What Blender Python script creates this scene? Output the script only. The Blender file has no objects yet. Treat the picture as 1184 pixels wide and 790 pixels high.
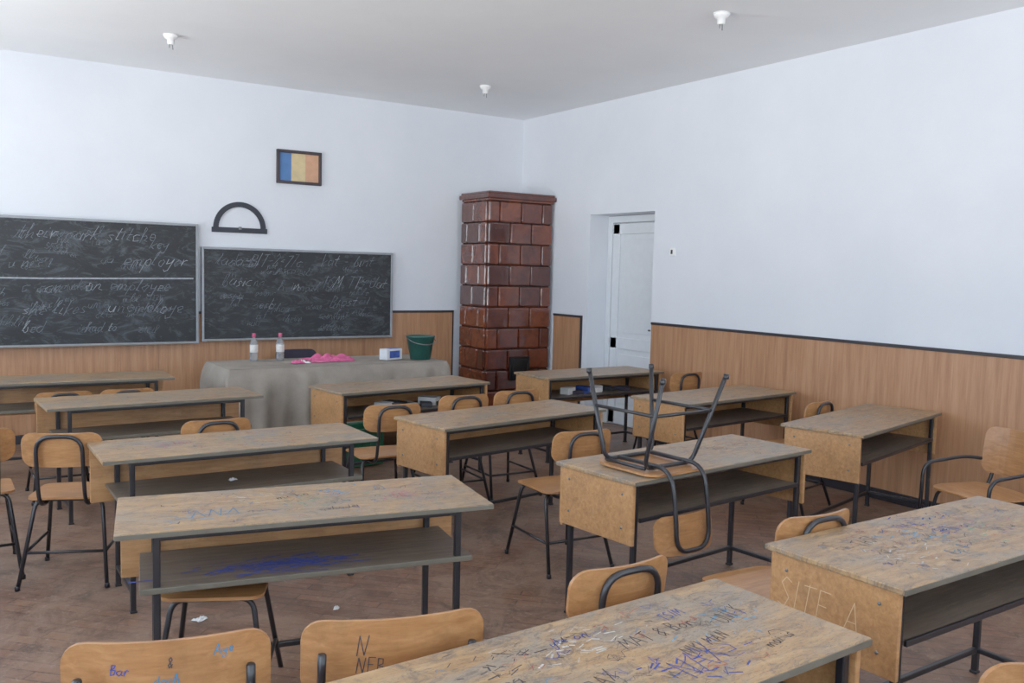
import bpy, bmesh, math, random
from mathutils import Vector, Matrix
random.seed(7)
S=bpy.context.scene
COL=bpy.context.collection

# ---------------------------------------------------------------- materials
def lin(c):
    return tuple(((v/255.)/12.92 if v/255.<=.04045 else ((v/255.+.055)/1.055)**2.4) for v in c)+(1.,)
MATS={}
class NT:
    def __init__(s,name):
        s.m=bpy.data.materials.new(name); s.m.use_nodes=True; s.t=s.m.node_tree; s.n=s.t.nodes
        s.p=s.n['Principled BSDF']; MATS[name]=s.m
    def node(s,ty,**k):
        x=s.n.new(ty)
        for a,b in k.items():
            if a in x.inputs.keys() and not hasattr(x,a): x.inputs[a].default_value=b
            else: setattr(x,a,b)
        return x
    def L(s,a,b): s.t.links.new(a,b)
    def coord(s,scale=(1,1,1),rot=(0,0,0),rand=False,kind='Object'):
        tc=s.node('ShaderNodeTexCoord'); mp=s.node('ShaderNodeMapping')
        mp.inputs['Scale'].default_value=scale; mp.inputs['Rotation'].default_value=rot
        if rand:
            oi=s.node('ShaderNodeObjectInfo'); mu=s.node('ShaderNodeMath',operation='MULTIPLY'); mu.inputs[1].default_value=37.
            s.L(oi.outputs['Random'],mu.inputs[0]); ad=s.node('ShaderNodeVectorMath',operation='ADD')
            s.L(tc.outputs[kind],ad.inputs[0]); s.L(mu.outputs[0],ad.inputs[1]); s.L(ad.outputs[0],mp.inputs[0])
        else: s.L(tc.outputs[kind],mp.inputs[0])
        return mp.outputs[0]
    def noise(s,vec,scale,detail=5,rough=.6,dist=0):
        x=s.node('ShaderNodeTexNoise'); x.inputs['Scale'].default_value=scale; x.inputs['Detail'].default_value=detail
        x.inputs['Roughness'].default_value=rough; x.inputs['Distortion'].default_value=dist; s.L(vec,x.inputs['Vector']); return x.outputs[0]
    def ramp(s,fac,stops):
        x=s.node('ShaderNodeValToRGB'); e=x.color_ramp.elements
        while len(e)<len(stops): e.new(.5)
        for i,(p,c) in enumerate(stops): e[i].position=p; e[i].color=c if len(c)==4 else lin(c)
        s.L(fac,x.inputs[0]); return x.outputs[0]
    def mix(s,f,a,b,mode='MIX'):
        x=s.node('ShaderNodeMix',data_type='RGBA',blend_type=mode)
        for v,i in((f,0),(a,6),(b,7)):
            if hasattr(v,'is_linked'): s.L(v,x.inputs[i])
            else: x.inputs[i].default_value=v
        return x.outputs[2]
    def col(s,c):
        if hasattr(c,'is_linked'): s.L(c,s.p.inputs['Base Color'])
        else: s.p.inputs['Base Color'].default_value=c
    def bump(s,h,st=.3,d=.01):
        x=s.node('ShaderNodeBump'); x.inputs['Strength'].default_value=st; x.inputs['Distance'].default_value=d
        s.L(h,x.inputs['Height']); s.L(x.outputs[0],s.p.inputs['Normal'])
    def set(s,**k):
        for a,b in k.items(): s.p.inputs[a.replace('_',' ')].default_value=b
W4=(1,1,1,1); K4=(0,0,0,1)
def simple(name,c,rough=.5,metal=0.,var=.12,scale=12):
    t=NT(name); v=t.coord(rand=True); n=t.noise(v,scale)
    c0=lin(c); a=tuple(x*(1-var) for x in c0[:3])+(1,); b=tuple(min(1,x*(1+var)) for x in c0[:3])+(1,)
    t.col(t.ramp(n,[(.3,a),(.7,b)])); t.set(Roughness=rough,Metallic=metal); return t

def plaster(name,c1,c2):
    t=NT(name); v=t.coord(); n=t.noise(v,.9,6,.6)
    t.col(t.ramp(n,[(.3,c1),(.7,c2)])); t.set(Roughness=.9); 
    n3=t.noise(v,2.2,5,.65); t.bump(n3,.25,.02)
plaster('plaster_wall',(222,227,236),(232,236,243))
plaster('plaster_ceiling',(240,241,244),(247,248,250))
def lamin(name,axis):
    t=NT(name)
    v=t.coord((1,1,.06)); n=t.noise(v,26,6,.7); c=t.ramp(n,[(.3,(158,108,74)),(.5,(179,127,89)),(.72,(195,146,108))])
    vb=t.coord((1,1,1)); sep=t.node('ShaderNodeSeparateXYZ'); t.L(vb,sep.inputs[0])
    mu=t.node('ShaderNodeMath',operation='MULTIPLY'); mu.inputs[1].default_value=1/.11; t.L(sep.outputs[axis],mu.inputs[0])
    fr=t.node('ShaderNodeMath',operation='FRACT'); t.L(mu.outputs[0],fr.inputs[0])
    g=t.ramp(fr.outputs[0],[(0,(.6,.6,.6,1)),(.05,W4),(.97,W4)])
    c=t.mix(.5,c,g,'MULTIPLY'); fl=t.node('ShaderNodeMath',operation='FLOOR'); t.L(mu.outputs[0],fl.inputs[0])
    wn=t.node('ShaderNodeTexWhiteNoise',noise_dimensions='1D'); t.L(fl.outputs[0],wn.inputs['W'])
    c=t.mix(.12,c,t.ramp(wn.outputs[0],[(0,(.5,.5,.5,1)),(1,W4)]),'MULTIPLY')
    t.col(c); t.set(Roughness=.42)
lamin('wainscot_x',0); lamin('wainscot_y',1)
simple('trim_dark',(38,34,40),.5)
t=NT('floor_boards'); v=t.coord(rot=(0,0,math.radians(45)))
br=t.node('ShaderNodeTexBrick'); br.offset=.5; t.L(v,br.inputs['Vector'])
for k,x in(('Scale',1.),('Mortar Size',.004),('Brick Width',.42),('Row Height',.07)): br.inputs[k].default_value=x
br.inputs['Color1'].default_value=lin((98,66,50)); br.inputs['Color2'].default_value=lin((126,88,66)); br.inputs['Mortar'].default_value=lin((70,48,38))
v2=t.coord(); n=t.noise(v2,1.6,10,.75,.8); n2=t.noise(v2,4.5,10,.82,.7)
c=t.mix(t.ramp(n,[(.42,K4),(.58,(.8,.8,.8,1))]),br.outputs[0],lin((134,108,90)))
c=t.mix(t.ramp(n2,[(.49,K4),(.62,(.8,.8,.8,1))]),c,lin((76,54,43)))
n4=t.noise(v2,24,6,.75); c=t.mix(t.ramp(n4,[(.56,K4),(.68,(.5,.5,.5,1))]),c,lin((160,140,124)))
t.col(c); t.set(Roughness=.46); t.bump(n2,.2,.01)
def wood(name,c1,c2,c3,rough=.4,grain=(1,9,9),s=6,dirt=.35,th=.5,dc=(92,66,46)):
    t=NT(name); v=t.coord(grain,rand=True); n=t.noise(v,s,8,.65,.6); c=t.ramp(n,[(.3,c1),(.52,c2),(.72,c3)])
    v2=t.coord(rand=True); d=t.noise(v2,5,8,.75); c=t.mix(t.ramp(d,[(th,K4),(th+.22,(dirt,)*3+(1,))]),c,lin(dc))
    t.col(c); t.set(Roughness=rough)
wood('wood_panel',(158,108,64),(178,128,80),(194,144,98),dirt=.45,th=.5)
wood('wood_chair',(150,98,56),(170,117,71),(186,134,86),.3,dirt=.4,th=.5)
wood('wood_shelf',(78,66,58),(99,86,74),(120,104,88),.5,dirt=.6)
t=NT('desk_top'); v=t.coord((1,8,8),rand=True); n=t.noise(v,5,8,.65,.5)
c=t.ramp(n,[(.3,(142,106,68)),(.5,(165,128,86)),(.72,(184,150,106))])
v2=t.coord((1,1.6,1),rand=True); d=t.noise(v2,2.6,10,.74,.8); c=t.mix(t.ramp(d,[(.45,K4),(.6,(.75,.75,.75,1))]),c,lin((132,125,114)))
d2=t.noise(v2,8,10,.82,1.4); c=t.mix(t.ramp(d2,[(.5,K4),(.62,(.75,.75,.75,1))]),c,lin((84,76,70)))
for k,(rt,sc) in enumerate(((.5,11),(-.7,15),(1.4,13))):
    w=t.noise(t.coord((2,12,2),(0,0,rt),rand=True),sc,4,.7,2.); c=t.mix(t.ramp(w,[(.36,(.6,.6,.6,1)),(.4,K4)]),c,lin((66,62,68)))
t.col(c); t.set(Roughness=.38)
simple('edge_band',(94,88,76),.5)
simple('black_tube',(28,27,31),.35,.0)
simple('ink_blue',(54,70,142),.6,var=.3,scale=60); simple('ink_dark',(74,66,68),.6,var=.4); simple('ink_red',(168,78,68),.6); simple('ink_pale',(206,172,130),.6); simple('ink_cyan',(64,122,158),.6)
simple('paint_cyan',(84,140,172),.6,var=.3,scale=60); simple('paint_pink',(176,104,122),.6,var=.3,scale=60); simple('paint_green',(96,146,120),.6,var=.3,scale=60); simple('paint_white',(176,174,168),.6,var=.3,scale=60)
t=NT('chalkboard'); v=t.coord((1,1,1)); n=t.noise(v,1.8,8,.7,1.5); v2=t.coord((1,1,2.4),(0,.5,0)); n2=t.noise(v2,3.5,10,.8,2.0)
c=t.ramp(n,[(.42,(20,24,28)),(.78,(40,45,50))]); c=t.mix(t.ramp(n2,[(.5,K4),(.7,(.65,.65,.65,1))]),c,lin((104,111,118))); t.col(c); t.set(Roughness=.6)
simple('chalk',(112,119,126),.9,var=.5,scale=30)
simple('chalk_line',(158,164,170),.9,var=.3,scale=30)
simple('board_frame',(146,151,157),.6)
simple('board_frame_wood',(142,139,133),.6)
t=NT('stove_tile'); ge=t.node('ShaderNodeNewGeometry'); v=t.coord(); n=t.noise(v,7,6,.6,.8)
c=t.ramp(ge.outputs['Random Per Island'],[(0,(66,28,19)),(.35,(94,40,25)),(.7,(124,58,31)),(1,(78,34,23))])
c=t.mix(t.ramp(n,[(.4,K4),(.65,(.6,.6,.6,1))]),c,lin((54,24,18))); t.col(c); t.set(Roughness=.1); t.set(Coat_Weight=.6,Coat_Roughness=.04)
n5=t.noise(v,9,3,.5); t.bump(n5,.3,.03)
simple('stove_mortar',(30,20,18),.8)
simple('stove_metal',(26,24,24),.5,.5)
simple('pvc_white',(226,231,236),.3,var=.03)
simple('window_frame_white',(222,224,226),.4,var=.03)
simple('socket_white',(246,246,246),.35,var=.02); simple('metal_dull',(120,122,124),.4,.6)
t=NT('linen'); v=t.coord(); w1=t.noise(v,160,3,.6); n=t.noise(v,4,6,.6)
c=t.ramp(n,[(.3,(134,124,114)),(.7,(160,150,138))]); c=t.mix(.2,c,t.ramp(w1,[(.35,(.4,.4,.4,1)),(.65,W4)]),'MULTIPLY'); t.col(c); t.set(Roughness=.95); t.bump(w1,.3,.003)
simple('bucket_teal',(27,74,66),.35); simple('pink_cloth',(210,88,136),.9,var=.35,scale=25); simple('white_cloth',(228,224,224),.9)
simple('carton_white',(214,218,224),.5); simple('carton_blue',(52,78,156),.5,var=.4,scale=30)
simple('cap_pink',(202,72,116),.4); simple('label_white',(220,216,212),.5,var=.2,scale=50)
t=NT('bottle_plastic'); t.col(lin((210,218,224))); t.set(Roughness=.12,Transmission_Weight=.75,IOR=1.3)
simple('flag_blue',(70,116,176),.6); simple('flag_yellow',(212,190,142),.6); simple('flag_red',(208,154,120),.6); simple('frame_dark',(48,38,44),.45)
simple('protractor_paint',(27,32,45),.5); simple('crate_green',(27,90,65),.5); simple('paper',(210,210,208),.8); simple('book_dark',(40,42,50),.6); simple('dark_fabric',(44,39,54),.9)
t=NT('glass_pane'); tr=t.node('ShaderNodeBsdfTransparent'); gl=t.node('ShaderNodeBsdfGlossy'); gl.inputs['Roughness'].default_value=.02
mx=t.node('ShaderNodeMixShader'); mx.inputs[0].default_value=.06; t.L(tr.outputs[0],mx.inputs[1]); t.L(gl.outputs[0],mx.inputs[2]); t.L(mx.outputs[0],t.n['Material Output'].inputs[0])

# ---------------------------------------------------------------- mesh builder
class B:
    def __init__(s): s.v=[];s.f=[];s.mi=[];s.sm=[];s.mats=[]
    def m(s,name):
        if name not in s.mats: s.mats.append(name)
        return s.mats.index(name)
    def add(s,vs,fs,mat,smooth=False,M=None):
        o=len(s.v); i=s.m(mat)
        s.v+= [tuple(M@Vector(p)) if M else tuple(p) for p in vs]
        for f in fs: s.f.append([o+k for k in f]); s.mi.append(i); s.sm.append(smooth)
    def box(s,c,d,mat,bev=.0,M=None,rot=None,seg=2):
        bm=bmesh.new(); bmesh.ops.create_cube(bm,size=1); bmesh.ops.scale(bm,vec=d,verts=bm.verts)
        if bev>0: bmesh.ops.bevel(bm,geom=bm.edges[:],offset=min(bev,min(d)*.45),segments=seg,affect='EDGES',profile=.5)
        T=Matrix.Translation(c)
        if rot: T=T@Matrix.Rotation(rot[1],4,rot[0])
        if M: T=M@T
        bm.verts.index_update(); vs=[v.co.copy() for v in bm.verts]; fs=[[v.index for v in f.verts] for f in bm.faces]; bm.free()
        s.add(vs,fs,mat,False,T)
    def lathe(s,prof,mat,c=(0,0,0),seg=24,M=None,smooth=True):
        vs=[];fs=[]
        for r,z in prof:
            for k in range(seg):
                a=2*math.pi*k/seg; vs.append((c[0]+r*math.cos(a),c[1]+r*math.sin(a),c[2]+z))
        for j in range(len(prof)-1):
            for k in range(seg):
                k2=(k+1)%seg; fs.append([j*seg+k,j*seg+k2,(j+1)*seg+k2,(j+1)*seg+k])
        fs.append(list(range(seg))[::-1]); fs.append([(len(prof)-1)*seg+k for k in range(seg)])
        s.add(vs,fs,mat,smooth,M)
    def tube(s,pts,r,mat,rd=.04,seg=8,M=None):
        P=[Vector(p) for p in pts]; Q=[P[0]]
        for i in range(1,len(P)-1):
            a=P[i-1]-P[i]; c=P[i+1]-P[i]; d=min(rd,a.length*.48,c.length*.48); p1=P[i]+a.normalized()*d; p2=P[i]+c.normalized()*d
            for k in range(7):
                u=k/6; Q.append(p1*(1-u)**2+P[i]*2*u*(1-u)+p2*u*u)
        Q.append(P[-1]); vs=[];fs=[]; t=(Q[1]-Q[0]).normalized(); n=t.orthogonal().normalized()
        for i,q in enumerate(Q):
            t2=((Q[min(i+1,len(Q)-1)]-Q[max(i-1,0)])).normalized(); n=(n-t2*n.dot(t2)).normalized(); b=t2.cross(n)
            for k in range(seg):
                a=2*math.pi*k/seg; vs.append(q+n*r*math.cos(a)+b*r*math.sin(a))
        for i in range(len(Q)-1):
            for k in range(seg):
                k2=(k+1)%seg; fs.append([i*seg+k,i*seg+k2,(i+1)*seg+k2,(i+1)*seg+k])
        fs.append(list(range(seg))[::-1]); fs.append([(len(Q)-1)*seg+k for k in range(seg)])
        s.add(vs,fs,mat,True,M)
    def plate(s,w,h,r,th,fn,mat,nu=20,nv=6):
        us=[]; 
        for i in range(6): us.append(-w/2+r*(1-math.cos(math.pi/2*i/5)))
        k=8
        for i in range(1,k): us.append(-w/2+r+(w-2*r)*i/k)
        for i in range(6): us.append(w/2-r+r*math.sin(math.pi/2*i/5))
        vs=[];fs=[];n=len(us)
        for side in(0,1):
            for u in us:
                e=max(0,abs(u)-(w/2-r)); hh=h/2-r+math.sqrt(max(0,r*r-e*e))
                for j in range(nv+1):
                    vs.append(fn(u,-hh+2*hh*j/nv,side*th))
        m=nv+1; o=n*m
        for i in range(n-1):
            for j in range(nv):
                a=i*m+j; fs.append([a,a+1,a+m+1,a+m]); fs.append([o+a,o+a+m,o+a+m+1,o+a+1])
            a=i*m; fs.append([a,a+m,o+a+m,o+a]); a=i*m+nv; fs.append([a,o+a,o+a+m,a+m])
        for j in range(nv):
            fs.append([j,o+j,o+j+1,j+1]); a=(n-1)*m+j; fs.append([a,a+1,o+a+1,o+a])
        s.add(vs,fs,mat,False)
    def ribbon(s,pl,O,ux,uy,wd,mat,eps=.0015,fn=None):
        O=Vector(O);ux=Vector(ux);uy=Vector(uy);n=ux.cross(uy).normalized()
        vs=[];fs=[]
        for i in range(len(pl)-1):
            a=Vector(pl[i]+(0,)) ; b=Vector(pl[i+1]+(0,)); d=b-a
            if d.length<1e-5: continue
            d.normalize(); q=Vector((-d.y,d.x,0))*wd/2; a=a-d*wd*.3; b=b+d*wd*.3
            k=len(vs)
            for p in(a-q,b-q,b+q,a+q):
                vs.append(fn(p.x,p.y) if fn else O+ux*p.x+uy*p.y+n*eps)
            fs.append([k,k+1,k+2,k+3])
        if fs: s.add(vs,fs,mat)
    def make(s,name,loc=(0,0,0),rz=0,M=None,sc=None):
        me=bpy.data.meshes.new(name); 
        if sc: s.v=[(a[0]*sc,a[1]*sc,a[2]*sc) for a in s.v]
        me.from_pydata(s.v,[],s.f)
        for x in s.mats: me.materials.append(MATS[x])
        me.polygons.foreach_set('material_index',s.mi); me.polygons.foreach_set('use_smooth',s.sm); me.update()
        bm=bmesh.new(); bm.from_mesh(me); bmesh.ops.recalc_face_normals(bm,faces=bm.faces[:]); bm.to_mesh(me); bm.free()
        o=bpy.data.objects.new(name,me); COL.objects.link(o)
        o.matrix_world=M if M else Matrix.Translation(loc)@Matrix.Rotation(rz,4,'Z'); return o

# ---------------------------------------------------------------- stroke lettering
def arc(cx,cy,rx,ry,a0,a1,n=8): return [(cx+rx*math.cos(math.radians(a0+(a1-a0)*i/n)),cy+ry*math.sin(math.radians(a0+(a1-a0)*i/n))) for i in range(n+1)]
F={'a':(.55,[arc(.22,.25,.2,.24,60,360),[(.42,.45),(.42,.08),(.55,.02)]]),
'b':(.5,[[(.05,.3),(.2,.95),(.1,.95),(.08,.1)]+arc(.25,.22,.17,.2,200,440)]),
'c':(.45,[arc(.25,.25,.2,.24,50,320)]),
'd':(.55,[arc(.22,.25,.2,.24,60,360),[(.44,.98),(.42,.06),(.55,.02)]]),
'e':(.45,[[(.05,.22),(.38,.3)]+arc(.23,.27,.17,.22,10,310)]),
'g':(.55,[arc(.22,.25,.2,.22,60,360),[(.42,.45),(.4,-.35),(.2,-.42),(.08,-.25)]]),
'h':(.55,[[(.05,.3),(.2,.95),(.1,.98),(.06,0),(.1,.3),(.3,.46),(.42,.35),(.42,.05),(.55,.03)]]),
'i':(.25,[[(.08,.45),(.08,.06),(.22,.03)],[(.08,.65),(.1,.68)]]),
'k':(.5,[[(.08,.98),(.06,0)],[(.4,.48),(.08,.22),(.42,.0)]]),
'l':(.3,[[(.0,.1),(.2,.8),(.15,.98),(.08,.85),(.08,.1),(.28,.03)]]),
'm':(.75,[[(.05,.45),(.06,0),(.08,.35),(.22,.46),(.3,.3),(.3,0),(.32,.35),(.48,.46),(.58,.3),(.58,.05),(.72,.03)]]),
'n':(.55,[[(.05,.45),(.06,0),(.08,.32),(.26,.47),(.4,.32),(.4,.05),(.55,.03)]]),
'o':(.5,[arc(.24,.25,.19,.23,90,460)]),
'p':(.5,[[(.06,.48),(.04,-.42)],arc(.24,.25,.18,.22,180,-170)]),
'r':(.4,[[(.05,.45),(.07,0),(.08,.3),(.22,.46),(.36,.42)]]),
's':(.4,[[(.34,.42),(.18,.48),(.08,.36),(.3,.18),(.24,.03),(.05,.05)]]),
't':(.35,[[(.15,.85),(.13,.1),(.3,.02)],[(.0,.5),(.32,.54)]]),
'u':(.55,[[(.05,.45),(.07,.12),(.22,.0),(.38,.12),(.42,.45),(.42,.08),(.55,.03)]]),
'w':(.65,[[(.03,.45),(.15,.02),(.28,.4),(.42,.02),(.56,.46)]]),
'y':(.5,[[(.05,.45),(.1,.15),(.36,.2),(.42,.45),(.36,-.35),(.15,-.42),(.05,-.2)]]),
'Y':(.6,[[(.05,.95),(.28,.5),(.5,.98)],[(.28,.5),(.22,0)]]),
'N':(.6,[[(.05,0),(.08,1),(.45,0),(.5,1)]]),'A':(.6,[[(.0,0),(.25,1),(.5,0)],[(.1,.38),(.42,.38)]]),
'X':(.6,[[(.0,0),(.5,1)],[(.0,1),(.5,0)]]),'S':(.5,[[(.42,.88),(.2,1),(.05,.78),(.38,.35),(.28,.02),(.02,.1)]]),
'I':(.25,[[(.1,0),(.1,1)]]),'T':(.55,[[(.0,.98),(.5,1)],[(.25,1),(.24,0)]]),'E':(.5,[[(.42,1),(.05,1),(.05,0),(.42,0)],[(.05,.52),(.35,.52)]]),
'B':(.5,[[(.05,0),(.05,1),(.35,.9),(.35,.62),(.05,.52),(.42,.4),(.38,.05),(.05,0)]]),'U':(.55,[[(.05,1),(.06,.15),(.25,0),(.42,.15),(.45,1)]]),
'K':(.5,[[(.05,1),(.05,0)],[(.42,1),(.05,.5),(.45,0)]]),'O':(.6,[arc(.27,.5,.24,.5,90,450,10)]),'M':(.7,[[(.0,0),(.08,1),(.3,.35),(.52,1),(.6,0)]]),
'2':(.45,[[(.05,.8),(.2,1),(.38,.8),(.05,0),(.42,.02)]]),'7':(.45,[[(.02,.98),(.4,1),(.15,0)]]),'-':(.4,[[(.05,.45),(.32,.45)]]),'=':(.4,[[(.05,.55),(.32,.55)],[(.05,.35),(.32,.35)]]),
'&':(.5,[[(.42,0),(.1,.8),(.22,1),(.33,.8),(.04,.3),(.18,0),(.42,.35)]]),' ':(.4,[])}
def write(txt,h,jit=.02,slant=.15):
    out=[];x=0
    for ch in txt:
        w,ls=F.get(ch,F['o']); dy=random.uniform(-.06,.06)
        for l in ls:
            out.append([((x+a+slant*b+random.uniform(-jit,jit))*h,(b+dy+random.uniform(-jit,jit))*h) for a,b in l])
        x+=w+.06
    return out,x*h

# ---------------------------------------------------------------- room shell
H=3.371; XL=-7.3; YR=-10.6; TH=.25
def slab(name,c,d,mat):
    b=B(); b.box(c,d,mat); return b.make(name)
slab('floor',((XL)/2,YR/2,-.05),(-XL+.6+.4,-YR+.6,.1),'floor_boards')
slab('ceiling',((XL)/2,YR/2,H+.05),(-XL+.6+.4,-YR+.6,.1),'plaster_ceiling')
slab('wall_back',((XL)/2,TH/2,H/2),(-XL+2*TH,TH,H),'plaster_wall')
DY0,DY1,DZ=-1.31,-2.31,2.225
TR=.36
slab('wall_right',(TR/2,(DY1+YR)/2,H/2),(TR,DY1-YR,H),'plaster_wall')
slab('wall_right',(TR/2,DY0/2,H/2),(TR,-DY0,H),'plaster_wall')
slab('wall_right',(TR/2,(DY0+DY1)/2,(H+DZ)/2),(TR,DY0-DY1,H-DZ),'plaster_wall')
WZ0,WZ1=.9,2.85
WI=[0]
def portal(loc,d,w,h):
    l=bpy.data.lights.new('daylight_portal','AREA'); l.shape='RECTANGLE'; l.size=w; l.size_y=h; l.cycles.is_portal=True
    o=bpy.data.objects.new('daylight_portal',l); COL.objects.link(o); o.location=loc
    o.rotation_euler=Vector(d).to_track_quat('-Z','Y').to_euler()
def wall_windows(name,axis,pos,dirn,e0,e1,wins):
    def P(t,z,off): return (pos+dirn*off,t,z) if axis==0 else (t,pos+dirn*off,z)
    def D(t,z,th): return (th,t,z) if axis==0 else (t,th,z)
    b=B(); ed=[e0]+[k for w in wins for k in w]+[e1]
    for i in range(0,len(ed),2): b.box(P((ed[i]+ed[i+1])/2,H/2,TH/2),D(abs(ed[i]-ed[i+1]),H,TH),'plaster_wall')
    for a,c in wins:
        b.box(P((a+c)/2,WZ0/2,TH/2),D(abs(a-c),WZ0,TH),'plaster_wall'); b.box(P((a+c)/2,(H+WZ1)/2,TH/2),D(abs(a-c),H-WZ1,TH),'plaster_wall')
    b.make(name)
    for a,c in wins:
        WI[0]+=1; b=B(); w=abs(a-c); h=WZ1-WZ0; m=(a+c)/2; zc=(WZ0+WZ1)/2; lo=min(a,c)
        for tt in(lo+.03,m,lo+w-.03): b.box(P(tt,zc,.14),D(.06,h,.06),'window_frame_white',.006)
        for zz in(WZ0+.03,WZ0+h*.68,WZ1-.03): b.box(P(m,zz,.14),D(w,.06,.055),'window_frame_white',.006)
        b.box(P(m,WZ0+.012,.04),D(w-.01,.024,.16),'window_frame_white',.005)
        b.box(P(m,zc,.14),D(w-.02,h-.02,.006),'glass_pane'); b.make('window_%d'%WI[0])
        portal(P(m,zc,TH+.02),(-dirn,0,0) if axis==0 else (0,-dirn,0),w,h)
wall_windows('wall_left',0,XL,-1,0,YR,[(-1.0,-2.9),(-4.0,-5.9),(-7.0,-8.9)])
wall_windows('wall_rear',1,YR,-1,XL-TH,TH,[(-6.6,-4.7),(-3.2,-1.3)])  # rear windows are unseen, added to fill the near desks from behind
WH=1.156
def wains(name,a,c,mat,horizontal):
    b=B()
    if horizontal:
        b.box(((a+c)/2,-.008,WH/2-.01),(abs(c-a),.016,WH-.02),mat); b.box(((a+c)/2,-.013,WH-.012),(abs(c-a),.026,.024),'trim_dark',.003); b.box(((a+c)/2,-.014,.04),(abs(c-a),.028,.08),'trim_dark',.004)
    else:
        b.box((-.008,(a+c)/2,WH/2-.01),(.016,abs(c-a),WH-.02),mat); b.box((-.013,(a+c)/2,WH-.012),(.026,abs(c-a),.024),'trim_dark',.003); b.box((-.014,(a+c)/2,.04),(.028,abs(c-a),.08),'trim_dark',.004)
    return b.make(name)
wains('trim_1',XL,-.9,'wainscot_x',True)
b=B(); b.box((-.908,-.011,WH/2),(.016,.022,WH),'trim_dark'); b.make('trim_2')
wains('trim_3',-.72,-1.22,'wainscot_y',False)
b=B(); b.box((-.011,-1.222,WH/2),(.022,.018,WH),'trim_dark'); b.make('trim_4')
wains('trim_5',-2.335,YR,'wainscot_y',False)
# door
b=B(); x=.25; yc=(DY0+DY1)/2; w=DY0-DY1-.004
for yy in(DY0-.037,DY1+.037): b.box((x+.03,yy,DZ/2-.03),(.07,.07,DZ-.06),'pvc_white',.006)
b.box((x+.03,yc,DZ-.04),(.07,w,.07),'pvc_white',.006)
lw=w-.146; lh=DZ-.086
b.box((x+.045,yc,lh/2+.006),(.04,lw,lh-.004),'pvc_white',.003)
for yy in(yc+lw/2-.057,yc-lw/2+.057): b.box((x+.02,yy,lh/2+.006),(.03,.11,lh-.006),'pvc_white',.006)
for zz,hh in((.1,.17),(.88,.12),(lh-.055,.11)): b.box((x+.02,yc,zz),(.03,lw-.01,hh),'pvc_white',.006)
for z0,z1 in((.2,.8),(.96,lh-.13)):
    b.box((x+.022,yc,(z0+z1)/2),(.012,lw-.3,z1-z0-.07),'pvc_white',.005)
b.box((x-.002,yc-lw/2+.06,1.02),(.012,.035,.2),'metal_dull',.005); b.tube([(x-.005,yc-lw/2+.06,1.05),(x-.05,yc-lw/2+.06,1.05),(x-.05,yc-lw/2+.18,1.05)],.009,'metal_dull',.02)
b.box((x+.075,yc,DZ/2),(.02,w,DZ-.004),'pvc_white')
b.make('door_1')
b=B(); b.box((-.01,-2.59,1.83),(.02,.075,.075),'socket_white',.008); b.box((-.022,-2.585,1.83),(.01,.022,.04),'trim_dark',.004); b.make('light_switch')

# ---------------------------------------------------------------- stove
b=B(); sx0,sx1,sy0,sy1=-.865,-.035,-.67,-.1; ZT=2.46
b.box(((sx0+sx1)/2,(sy0+sy1)/2,ZT/2),(sx1-sx0-.03,sy1-sy0-.03,ZT-.02),'stove_mortar')
rows=10; rh=(ZT-.1-.08)/rows
def tile_face(r,u0,u1,n,place):
    w=(u1-u0)/n; cuts=[u0+i*w for i in range(n+1)] if r%2==0 else [u0]+[u0+(i+.5)*w for i in range(n)]+[u1]
    for i in range(len(cuts)-1): place((cuts[i]+cuts[i+1])/2,cuts[i+1]-cuts[i])
for r in range(rows):
    z=.08+(r+.5)*rh
    def pf(c,w): b.box((c,sy0+.01,z),(w-.005,.045,rh-.006),'stove_tile',.02,seg=4)
    def pl(c,w): b.box((sx0+.01,c,z),(.045,w-.005,rh-.006),'stove_tile',.02,seg=4)
    def pr(c,w): b.box((sx1-.01,c,z),(.045,w-.005,rh-.006),'stove_tile',.02,seg=4)
    tile_face(r,sx0,sx1,3,pf); tile_face(r+1,sy0+.03,sy1,2,pl); tile_face(r+1,sy0+.03,sy1,2,pr)
for k,(zz,o,hh) in enumerate(((ZT-.085,.012,.03),(ZT-.05,.035,.05),(ZT-.015,.02,.03))):
    b.box(((sx0+sx1)/2-.0,(sy0+sy1)/2-.01,zz),(sx1-sx0+2*o-.01,sy1-sy0+2*o-.01,hh),'stove_tile',.01)
b.box(((sx0+sx1)/2,(sy0+sy1)/2-.01,.04),(sx1-sx0+.03,sy1-sy0+.03,.08),'stove_mortar',.01)
b.box((sx0+.42,sy0-.03,.55),(.26,.02,.26),'stove_metal',.006); b.box((sx0+.42,sy0-.045,.55),(.2,.014,.2),'stove_metal',.006); b.tube([(sx0+.5,sy0-.05,.52),(sx0+.5,sy0-.075,.52),(sx0+.5,sy0-.075,.6)],.008,'stove_metal')
b.box((sx0+.42,sy0-.03,.25),(.2,.02,.14),'stove_metal',.006)
b.make('tiled_stove')

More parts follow.
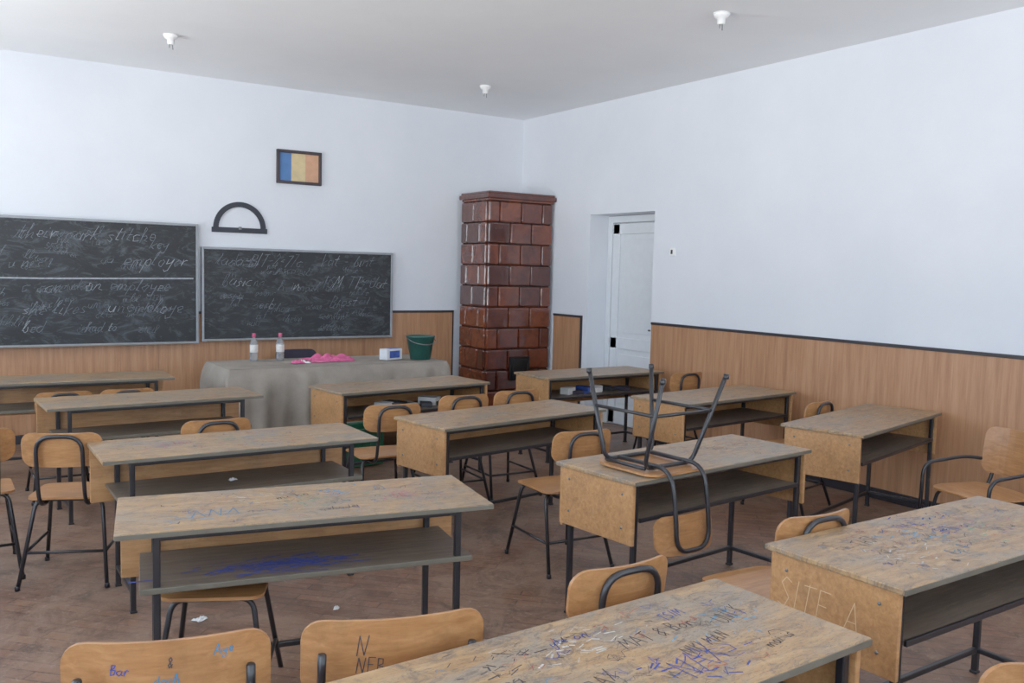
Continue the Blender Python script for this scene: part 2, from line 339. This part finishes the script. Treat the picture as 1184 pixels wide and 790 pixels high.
# ---------------------------------------------------------------- chalkboards etc.
def board(name,x0,x1,z0,z1,lines,extra=None):
    b=B(); xc,zc=(x0+x1)/2,(z0+z1)/2; b.box((xc,-.035,zc),(x1-x0,.03,z1-z0),'chalkboard'); f=.022
    for xx in (x0+f/2,x1-f/2): b.box((xx,-.04,zc),(f,.045,z1-z0),'board_frame',.004)
    for zz in(z0+f/2,z1-f/2): b.box((xc,-.04,zz),(x1-x0,.046,f),'board_frame',.004)
    b.box((xc,-.07,z0+.01),(x1-x0-.1,.06,.012),'board_frame_wood',.004)
    for zz,xx in((z0+.3,x0+.06),(z0+.3,x1-.06)): b.box((xx,-.022,zz),(.04,.04,.04),'metal_dull')
    def chalkl(pl,wd=.005,m='chalk'): b.ribbon(pl,(0,-.0505,0),(1,0,0),(0,0,1),wd,m,.001)
    for x,z,h,txt in lines:
        ls,_=write(txt,h,.065,.5)
        for l in ls: chalkl([(x+a,z+c) for a,c in l],random.choice([.003,.004,.005]),random.choice(['chalk','chalk','chalk','chalk_line']))
    if extra: extra(chalkl)
    return b.make(name)
def scr(c,x0,x1,z0,z1,n):
    for i in range(n):
        x=random.uniform(x0,x1); z=random.uniform(z0,z1)
        ls,_=write(''.join(random.choice('acehilmnorstu') for _ in range(random.randint(2,5))),random.uniform(.05,.1),.1,.5)
        for l in ls: c([(x+a,z+q) for a,q in l],.0022)
def ex1(c):
    c([(-5.95,1.455),(-5.0,1.452),(-3.76,1.47)],.013,'chalk_line'); scr(c,-5.8,-4.1,.93,1.36,34); scr(c,-5.8,-4.1,1.5,1.85,20)
board('chalkboard',-6.1,-3.71,.85,1.985,[(-5.22,1.8,.13,'their park stitche'),(-4.15,1.74,.1,'key'),(-4.38,1.58,.13,'employer'),(-4.7,1.35,.12,'an employee'),(-5.2,1.33,.12,'c can'),(-5.2,1.14,.12,'she likes'),(-4.52,1.15,.13,'unemploye'),(-5.3,1.55,.1,'u n s i'),(-5.9,1.6,.13,'their'),(-5.9,1.2,.13,'work'),(-5.2,.98,.1,'bed'),(-4.7,.98,.08,'had to')],ex1)
def ex2(c): scr(c,-3.55,-2.0,.95,1.65,44)
board('chalkboard',-3.68,-1.68,.868,1.775,[(-3.55,1.6,.12,'lada-BIT-2=77c'),(-2.5,1.62,.12,'kat - bint'),(-3.5,1.4,.12,'basic'),(-2.95,1.36,.12,'h in'),(-2.5,1.4,.12,'TSM TT= dat'),(-2.4,1.2,.12,'B ost'),(-3.2,1.18,.1,'aerc')],ex2)
b=B(); x0,x1,z0,z1=-2.945,-2.48,2.43,2.765; w=(x1-x0); f=.03
for xx in(x0+f/2,x1-f/2): b.box((xx,-.02,(z0+z1)/2),(f,.035,z1-z0),'frame_dark',.005)
for zz in(z0+f/2,z1-f/2): b.box(((x0+x1)/2,-.02,zz),(w,.036,f),'frame_dark',.005)
for i,(m,a,c) in enumerate((('flag_blue',0,.3),('flag_yellow',.3,.66),('flag_red',.66,1))):
    ww=w-2*f; b.box((x0+f+ww*(a+c)/2,-.012,(z0+z1)/2),(ww*(c-a),.012,z1-z0-2*f),m)
b.make('framed_flag')
b=B(); cx,z0,R,r=-3.305,1.965,.255,.205
vs=[];fs=[];n=32
for i in range(n+1):
    a=math.pi*i/n
    for y in(-.004,-.018):
        for q in(R,r): vs.append((cx+q*math.cos(a),y,z0+q*math.sin(a)))
for i in range(n):
    o=i*4; 
    for A in((0,1),(1,3),(3,2),(2,0)): fs.append([o+A[0],o+A[1],o+4+A[1],o+4+A[0]])
b.add(vs,fs,'protractor_paint'); b.box((cx,-.011,z0-.02),(2*R+.03,.015,.05),'protractor_paint',.003); b.box((cx,-.02,z0+.0),(.03,.02,.03),'metal_dull',.005)
b.make('wall_protractor')
for x,y in((-4.25,-1.43),(-1.37,-1.38),(-1.38,-4.42),(-4.25,-4.45)):
    b=B(); b.lathe([(.055,0),(.055,-.012),(.045,-.03),(.028,-.036),(.026,-.07),(.022,-.075),(.012,-.075),(.012,-.05)],'socket_white',(0,0,0)); b.tube([(.01,0,-.07),(.016,.004,-.11)],.003,'metal_dull'); b.tube([(-.01,0,-.07),(-.012,.0,-.10)],.003,'metal_dull')
    b.make('ceiling_lamp_socket',(x,y,H-.0005))

# ---------------------------------------------------------------- desks
L,W,Z=1.327,.508,.73
def desk(x,y,deg,kind='B',marks=None,pmark=None,shelfink=None,nd=34,paint=None):
    b=B(); t=.02
    b.box((0,0,Z-t/2),(L,W,t),'desk_top',.004)
    for sy in(-1,1): b.box((0,sy*(W/2+.001),Z-t/2-.001),(L-.004,.004,t*.8),'edge_band')
    ix=.13 if kind=='A' else .05
    for sx in(-1,1):
        X=sx*(L/2-ix)
        for Y in(-W/2+.045,W/2-.06): b.box((X,Y,(Z-t)/2),(.025,.025,Z-t),'black_tube',.005); b.box((X,Y,.006),(.032,.032,.012),'black_tube',.004)
        b.box((X,-.008,.1),(.022,W-.105,.022),'black_tube',.004); b.box((X,-.008,Z-t-.012),(.022,W-.1,.022),'black_tube',.004)
    b.box((0,-W/2+.045,Z-t-.012),(L-2*ix,.022,.022),'black_tube',.004)
    b.box((0,W/2-.06,.1),(L-2*ix,.022,.022),'black_tube',.004)
    zs=.52 if kind=='A' else .545; sl=L-.15 if kind=='A' else L-2*ix-.03
    b.box((0,-.015,zs),(sl,W-.09,.016),'wood_shelf',.003); b.box((0,-W/2+.028,zs),(sl,.012,.02),'black_tube' if kind=='B' else 'edge_band',.003)
    pz=.43 
    b.box((0,W/2-.035,(Z-t+pz)/2),(L-.02,.016,Z-t-pz),'wood_panel',.003)
    if kind=='B':
        for sx in(-1,1):
            b.box((sx*(L/2-.02),-.0,Z-t-.135),(.018,W-.04,.27),'wood_panel',.003)
            for yy in(-.17,.17):
                for zz in(-.05,-.2): b.lathe([(.006,0),(.006,.003),(.003,.004)],'metal_dull',(0,0,0),8,Matrix.Translation((sx*(L/2-.011),yy,Z-t+zz))@Matrix.Rotation(sx*math.pi/2,4,'Y'))
    # coloured paint / marker smudges: clusters of short strokes
    for (mx,my,sx_,sy_,mat,n) in (paint or []):
        for i in range(n):
            px=max(-L/2+.03,min(L/2-.06,random.gauss(mx,sx_))); py=max(-W/2+.02,min(W/2-.03,random.gauss(my,sy_)))
            b.ribbon([(0,0),(random.uniform(.005,.035),random.uniform(-.018,.018))],(px,py,Z),(1,0,0),(0,1,0),random.choice([.002,.003,.005]),mat,.0004+.000002*i)
    for (mx,my,h,txt,ink,rot) in (marks or []):
        ls,_=write(txt,h,.05); c,s_=math.cos(rot),math.sin(rot)
        for l in ls: b.ribbon(l,(mx,my,Z),(c,s_,0),(-s_,c,0),.003,ink,.0008)
    for i in range(nd):
        px,py=random.uniform(-L/2+.1,L/2-.15),random.uniform(-W/2+.05,W/2-.06); k=random.randint(3,8); pl=[(0.,0.)]
        for j in range(k): pl.append((pl[-1][0]+random.uniform(-.012,.025),random.uniform(-.02,.02)))
        b.ribbon(pl,(px,py,Z),(1,0,0),(0,1,0),random.choice([.001,.0015,.002]),random.choice(['ink_dark','ink_dark','ink_blue','ink_cyan','ink_red']),.0007)
    if pmark:
        ls,_=write(pmark,.1,.03)
        for l in ls: b.ribbon(l,(-L/2+.011,.2,Z-t-.17),(0,-1,0),(0,0,1),.003,'ink_pale',.001)
    if shelfink:
        for i in range(130):
            px=random.gauss((shelfink[0]+shelfink[1])/2,.14); py=random.gauss(-.11,.045); py=max(-.2,min(.05,py))
            b.ribbon([(0,0),(random.uniform(.02,.09),random.uniform(-.03,.03))],(px,py,zs+.008),(1,0,0),(0,1,0),random.choice([.003,.006,.01]),'ink_blue',.0006+.00001*i)
    return b.make('school_desk',(x,y,0),math.radians(deg))
desk(-4.68,-5.60,-10.7,'A',[(-.42,-.12,.09,'ANA','ink_cyan',.1),(-.1,.05,.05,'mi ko','ink_dark',.3),(.28,.08,.08,'O','ink_cyan',0),(.33,-.05,.05,'SE','ink_red',.2),(.05,-.15,.04,'shade','ink_dark',.1)],shelfink=(-.4,.1),nd=80,
 paint=[(.12,.1,.05,.03,'paint_cyan',40),(.0,.0,.08,.05,'paint_green',36),(.35,.02,.05,.06,'paint_pink',34),(-.4,-.1,.07,.05,'paint_cyan',26),(-.15,.08,.12,.06,'paint_white',34)])
desk(-4.57,-4.30,-.4,'A',[(-.3,0,.06,'lad','ink_red',.2)],nd=60,paint=[(-.3,.0,.12,.06,'paint_pink',40),(.1,.1,.08,.04,'paint_cyan',22),(.4,-.05,.07,.05,'paint_white',24),(-.05,.05,.05,.05,'paint_green',20)])
desk(-4.64,-2.61,2.8,'A',nd=20); desk(-4.93,-1.35,-2.4,'A',nd=20)
desk(-4.59,-7.27,2.6,'B',[(.12,-.17,.09,'NAXS','ink_blue',.25),(.1,.02,.05,'MAT & Bon','ink_dark',.1),(-.05,.13,.04,'yte on','ink_blue',.0),(.42,.0,.05,'UNI K','ink_dark',.3),(.4,-.16,.04,'mai is','ink_dark',.2),(.3,.1,.04,'TSIM','ink_blue',.1),(-.3,.0,.05,'stea','ink_dark',.2),(.2,-.08,.04,'NIKI MAN','ink_dark',.15),(-.1,-.1,.05,'BAX','ink_dark',.3)],nd=100,
 paint=[(.2,-.12,.08,.04,'ink_blue',30),(.0,.1,.1,.05,'paint_white',40),(.4,.0,.1,.06,'paint_cyan',20),(-.2,.12,.08,.05,'ink_dark',30)])
desk(-2.72,-5.64,5.7,'B',[(.2,.0,.06,'SKO','ink_dark',.2)],nd=60,paint=[(.3,.05,.1,.06,'paint_white',36),(-.3,-.1,.08,.05,'ink_dark',26)])
desk(-2.85,-4.14,8.3,paint=[(-.2,.0,.14,.08,'paint_white',36),(.3,.0,.1,.06,'ink_dark',20)]); desk(-2.82,-2.63,6.4,nd=20)
desk(-2.87,-7.07,.7,'B',[(-.4,.05,.06,'TASI','ink_dark',.3),(0,.0,.06,'BEN on','ink_blue',.1),(-.2,-.15,.05,'lop &','ink_cyan',.2),(-.1,.12,.04,'TNA II','ink_blue',0)],'SITE A',nd=110,
 paint=[(-.1,.05,.1,.06,'paint_cyan',40),(.15,-.05,.1,.06,'paint_green',30),(-.35,-.05,.08,.06,'paint_white',36),(.1,.12,.1,.05,'ink_blue',34),(.3,.0,.1,.06,'paint_pink',24)])
desk(-.82,-5.29,13.5,paint=[(0,0,.2,.1,'paint_white',40),(.2,.05,.1,.05,'paint_cyan',16)]); desk(-.90,-4.06,5.9,nd=20); desk(-.89,-2.52,1.1,nd=20)

# ---------------------------------------------------------------- chairs
def chair_mesh(kind,w=.37,ink=None,arms=False,fab=None):
    b=B(); T='black_tube'; r=.0105; sz=.43; wm=fab or 'wood_chair'
    def seatfn(u,v,o): return Vector((u,v+.0,sz+o-.02*max(0,(v-.08)/.1)**2*.5+.004*math.cos(u*8)))
    b.plate(w,.37,.06,.011,seatfn,wm)
    zu=sz-.012; h=w/2
    b.tube([(-h-.02,.215,0),(-h+.03,.14,zu),(h-.03,.14,zu),(h+.02,.215,0)],r,T,.05)
    b.tube([(-h-.02,-.25,0),(-h+.03,-.11,zu),(h-.03,-.11,zu),(h+.02,-.25,0)],r,T,.05)
    for s in(-1,1):
        b.tube([(s*(h+.002),.183,.17),(s*(h+.002),-.192,.17)],.008,T); b.tube([(s*(h-.035),.14,zu),(s*(h-.035),-.11,zu)],.009,T)
        for yy in(.215,-.25): b.lathe([(.013,0),(.013,.02),(.0115,.022)],T,(s*(h+.02),yy*.995,0),10)
    b.tube([(-h-.0,-.192,.17),(h+.0,-.192,.17)],.008,T)
    if kind==1:
        aw=.105
        b.tube([(-aw,.10,zu-.012),(-aw,-.225,zu-.012),(-aw,-.262,.60),(-aw,-.275,.765),(aw,-.275,.765),(aw,-.262,.60),(aw,-.225,zu-.012),(aw,.10,zu-.012)],r,T,.085)
        bh,bz,off=.17,.695,-.252
    else:
        aw=w/2-.045
        for s in(-1,1): b.tube([(s*aw,.05,zu-.012),(s*aw,-.2,zu-.012),(s*aw,-.262,.60),(s*aw,-.285,.715)],r,T,.07)
        bh,bz,off=.21,.675,-.25
    if arms:
        bh,bz=.27,.64
        for s in(-1,1): b.tube([(s*(h+.03),.22,.02),(s*(h+.03),.2,.56),(s*(h+.03),-.1,.59),(s*(h-.01),-.255,.57)],r,T,.07)
    def backfn(u,v,o):
        z=bz+v; y=off-.12*(z-.6)+.045*(u/(w/2))**2+o*1.; return Vector((u,y,z))
    b.plate(w,bh,.055,.011,backfn,wm)
    if ink:
        for (u0,v0,hh,txt,mat) in ink:
            ls,_=write(txt,hh,.05)
            for l in ls: b.ribbon([(a+u0,c+v0) for a,c in l],(0,0,0),(1,0,0),(0,0,1),.0025,mat,fn=lambda u,v:backfn(u,v,0)+Vector((0,-.0015,0)))
    return b
def chair(x,y,head,kind=1,sc=None,**k):
    return chair_mesh(kind,**k).make('school_chair',(x,y,0),math.radians(-head),sc=sc)
chair(-5.25,-3.79,22); chair(-5.70,-3.52,0)
chair(-4.57,-3.70,0); chair(-3.45,-3.60,5); chair(-2.84,-3.42,4); chair(-2.38,-3.36,2)
chair(-2.93,-4.84,4); chair(-4.18,-6.62,0); chair(-3.19,-6.54,3)
chair(-4.86,-6.66,17,2,w=.45,ink=[(-.1,.02,.05,'N','ink_dark'),(-.1,-.03,.04,'NEBun','ink_dark'),(-.05,-.09,.03,'mais','ink_red')])
chair(-5.36,-6.52,17,2,w=.45,ink=[(-.12,.03,.025,'Bar','ink_blue'),(.1,.06,.025,'Aye','ink_cyan'),(-.03,.0,.025,'dach','ink_cyan'),(-.0,.04,.025,'&','ink_dark')])
chair(-3.66,-7.62,15,2,w=.43)
chair(-.38,-2.99,0); chair(-.80,-4.66,-12)
chair(-5.12,-2.03,0,sc=.955); chair(-4.72,-2.04,2,sc=.955)
o=chair_mesh(2,w=.42,arms=True).make('school_armchair',(-.90,-6.12,0),math.radians(74))
o=chair_mesh(2,w=.42,fab='dark_fabric').make('teacher_chair',(-2.8,-.42,0),math.radians(180))
M=Matrix.Translation((-3.09,-5.76,Z+.448))@Matrix.Rotation(math.radians(4),4,'Z')@Matrix.Rotation(math.pi,4,'Y')
chair_mesh(1).make('upturned_school_chair',M=M)
b=B(); b.plate(.36,.36,.05,.012,lambda u,v,o:Vector((u,v,.43+o)),'wood_chair')
for s in(-1,1): b.tube([(-.2,s*.22,0),(-.14,s*.13,.42),(.14,s*.13,.42),(.2,s*.22,0)],.0105,'black_tube',.05); b.tube([(s*.183,.19,.13),(s*.183,-.19,.13)],.008,'black_tube')
b.make('stool',(-4.98,-5.50,0),math.radians(-25))

# ---------------------------------------------------------------- teacher's table
tx0,tx1,ty0,ty1,tz=-3.84,-1.83,-1.56,-.84,.76
b=B()
for xx in(tx0+.1,(tx0+tx1)/2,tx1-.1):
    for yy in(ty0+.08,ty1-.08): b.box((xx,yy,(tz-.03)/2),(.045,.045,tz-.03),'wood_panel',.005)
b.box(((tx0+tx1)/2,(ty0+ty1)/2,tz-.02),(tx1-tx0-.02,ty1-ty0-.02,.03),'wood_panel',.004)
per=[]
def seg(a,c,n): return [(a[0]+(c[0]-a[0])*i/n,a[1]+(c[1]-a[1])*i/n) for i in range(n)]
for a,c,nrm,n in(((tx0,ty0),(tx1,ty0),(0,-1),260),((tx1,ty0),(tx1,ty1),(1,0),80),((tx1,ty1),(tx0,ty1),(0,1),260),((tx0,ty1),(tx0,ty0),(-1,0),80)):
    for p in seg(a,c,n): per.append((p,nrm))
N=len(per)
nr=[Vector((per[i][1][0],per[i][1][1])) for i in range(N)]
sm=[]
for i in range(N):
    q=Vector((0,0))
    for k in range(-6,7): q+=nr[(i+k)%N]
    sm.append(q.normalized())
rowsn=18; vs=[];fs=[]
ph=[random.uniform(0,6.28) for _ in range(8)]
for j in range(rowsn+1):
    u=j/rowsn
    for i in range(N):
        (px,py),_=per[i]; s_=i/N*5.88; n=sm[i]
        fold=math.sin(s_*13+ph[0]+math.sin(s_*2.1+ph[1])*1.8)*.55+math.sin(s_*27+ph[2]+math.sin(s_*3+ph[3])*1.5+u)*.4+math.sin(s_*5+ph[4])*.35
        wr=.006*math.sin(u*9+s_*6+ph[7])*math.sin(s_*3.3+u*4)
        off=.008+.014*min(1,u*6)+(.3*min(1,u*3)+u*.7)*.06*(1.1+fold)+wr*min(1,u*4)
        hem=.17+.03*math.sin(s_*1.3+ph[5])+.02*math.sin(s_*5+ph[6])
        z=tz+.002-(tz-hem)*u if j>0 else tz+.003
        o2=off if j>0 else -.004
        vs.append((px+n.x*o2,py+n.y*o2,z))
for j in range(rowsn):
    for i in range(N):
        i2=(i+1)%N; fs.append([j*N+i,j*N+i2,(j+1)*N+i2,(j+1)*N+i])
b.add(vs,fs,'linen',True)
gx,gy=60,20; vs=[];fs=[]
for i in range(gx+1):
    for j in range(gy+1):
        x=tx0+(tx1-tx0)*i/gx; y=ty0+(ty1-ty0)*j/gy; e=min(1,min(i,gx-i,j,gy-j)/2)
        vs.append((x,y,tz+.003+e*.003*(1+math.sin(x*13+y*7)*math.sin(y*11-x*3))))
for i in range(gx):
    for j in range(gy): a=i*(gy+1)+j; fs.append([a,a+gy+1,a+gy+2,a+1])
b.add(vs,fs,'linen',True)
b.make('teacher_table')
zt=tz+.009
def bottle(x,y):
    b=B(); b.lathe([(.03,0),(.034,.006),(.034,.07),(.032,.08),(.034,.09),(.034,.15),(.025,.185),(.013,.205),(.013,.22)],'bottle_plastic')
    b.lathe([(.0345,.075),(.0352,.077),(.0352,.14),(.0345,.142)],'label_white'); b.lathe([(.016,.212),(.0165,.214),(.0165,.24),(.015,.243)],'cap_pink'); b.make('water_bottle',(x,y,zt))
bottle(-3.47,-1.0); bottle(-3.24,-1.02)
b=B(); b.lathe([(.09,0),(.095,.004),(.13,.205),(.137,.208),(.137,.222),(.127,.222),(.122,.205),(.088,.012),(.0,.012)],'bucket_teal',seg=32)
b.tube([(-.138,0,.2),(-.125,-.1,.165),(0,-.15,.14),(.125,-.1,.165),(.138,0,.2)],.004,'metal_dull',.08); b.make('plastic_bucket',(-2.01,-1.36,zt))
b=B(); b.box((0,0,.055),(.2,.1,.1),'carton_white',.006); b.box((0,-.051,.055),(.13,.003,.065),'carton_blue',.001); b.box((.03,0,.107),(.12,.06,.004),'carton_blue',.001); b.make('tissue_box',(-2.3,-1.33,zt),.35)
def rag(name,x,y,z,w,d,h,mat,mat2=None,seed=1,rz=0):
    rnd=random.Random(seed); p=[rnd.uniform(0,6) for _ in range(6)]; b=B(); n=26; vs=[];fs=[]
    for i in range(n+1):
        for j in range(n+1):
            a,c=i/n*2-1,j/n*2-1; rr=1+.15*math.sin(3*math.atan2(c,a)+p[0]); e=max(0,1-max(abs(a),abs(c))**3)
            vs.append((a*w/2*rr,c*d/2*rr,.002+e*h*(.5+.3*math.sin(a*7+p[1]+c*3)+.3*math.sin(c*9+p[2]-a*4))**1))
    for i in range(n):
        for j in range(n): q=i*(n+1)+j; fs.append([q,q+n+1,q+n+2,q+1])
    k=len(fs)*2//3
    b.add(vs,fs[:k],mat,True); 
    b.add(vs,fs[k:],mat2 or mat,True); return b.make(name,(x,y,z),rz)
rag('pink_rag',-2.84,-1.2,zt+.001,.42,.26,.06,'pink_cloth',None,3)
rag('white_rag',-3.16,-1.3,zt+.001,.14,.14,.025,'pink_cloth','white_cloth',5)
b=B(); 
for s in(-1,1): b.box((s*.2,0,.16),(.015,.3,.3),'crate_green',.004); b.box((0,s*.145,.16),(.4,.015,.3),'crate_green',.004)
b.box((0,0,.02),(.4,.3,.02),'crate_green',.004)
for s in(-1,1): b.box((0,s*.155,.3),(.43,.02,.03),'crate_green',.004); b.box((s*.21,0,.3),(.02,.33,.03),'crate_green',.004)
for k in range(5): b.box((-.15+k*.075,-.156,.15),(.012,.012,.26),'crate_green',.003)
b.make('plastic_crate',(-2.98,-2.05,0),.1)
def paper(x,y,z,w,rz,seed): 
    return rag('crumpled_paper',x,y,z,w,w*.7,.012,'paper',None,seed,rz)
paper(-4.86,-4.74,.001,.06,.4,1); paper(-4.28,-4.92,.001,.035,1.,2); paper(-4.6,-4.33,.53,.04,.4,9)
def clutter(x,y,rz,seed):
    rnd=random.Random(seed); b=B()
    for i in range(9):
        cx=-.3+i*.075+rnd.uniform(-.02,.02); hh=rnd.uniform(.01,.06); b.box((cx,rnd.uniform(-.08,.08),hh/2+.001),(rnd.uniform(.06,.14),rnd.uniform(.08,.18),hh),rnd.choice(['book_dark','paper','book_dark','carton_blue','dark_fabric','label_white']),.004,rot=('Z',rnd.uniform(-.6,.6)))
    b.make('shelf_clutter',(x,y,.554),rz)
clutter(-2.8,-2.65,math.radians(6.4),4); clutter(-.89,-2.54,0,8)

# ---------------------------------------------------------------- world + camera
w=bpy.data.worlds.new('overcast_sky_ground_fill'); S.world=w; w.use_nodes=True; wt=w.node_tree; bg=wt.nodes['Background']
tc=wt.nodes.new('ShaderNodeTexCoord'); sp=wt.nodes.new('ShaderNodeSeparateXYZ'); rp=wt.nodes.new('ShaderNodeValToRGB')
wt.links.new(tc.outputs['Generated'],sp.inputs[0]); ma=wt.nodes.new('ShaderNodeMath'); ma.operation='MULTIPLY_ADD'; ma.inputs[1].default_value=.5; ma.inputs[2].default_value=.5
wt.links.new(sp.outputs[2],ma.inputs[0]); wt.links.new(ma.outputs[0],rp.inputs[0])
e=rp.color_ramp.elements; e[0].position=.46; e[0].color=(.94,.98,1.,1); e[1].position=.54; e[1].color=(.40,.485,.58,1)  # half below the horizon set brighter than the sky, added to light the ceiling
wt.links.new(rp.outputs[0],bg.inputs[0]); bg.inputs[1].default_value=22.
f,yaw,pitch,roll=1030.,math.radians(33.287),math.radians(4.558),math.radians(1.405)
fw=Vector((math.sin(yaw)*math.cos(pitch),math.cos(yaw)*math.cos(pitch),-math.sin(pitch))); r=Vector((math.cos(yaw),-math.sin(yaw),0)); u=r.cross(fw)
r2=r*math.cos(roll)+u*math.sin(roll); u2=-r*math.sin(roll)+u*math.cos(roll)
cd=bpy.data.cameras.new('camera'); cd.sensor_width=36; cd.lens=f/1184*36; cam=bpy.data.objects.new('camera',cd); COL.objects.link(cam)
R=Matrix((r2,u2,-fw)).transposed().to_4x4(); cam.matrix_world=Matrix.Translation((-5.864,-8.794,1.62))@R
cd.clip_start=.05; S.camera=cam
S.view_settings.view_transform='Standard'; S.view_settings.exposure=-.9; S.view_settings.gamma=1.22
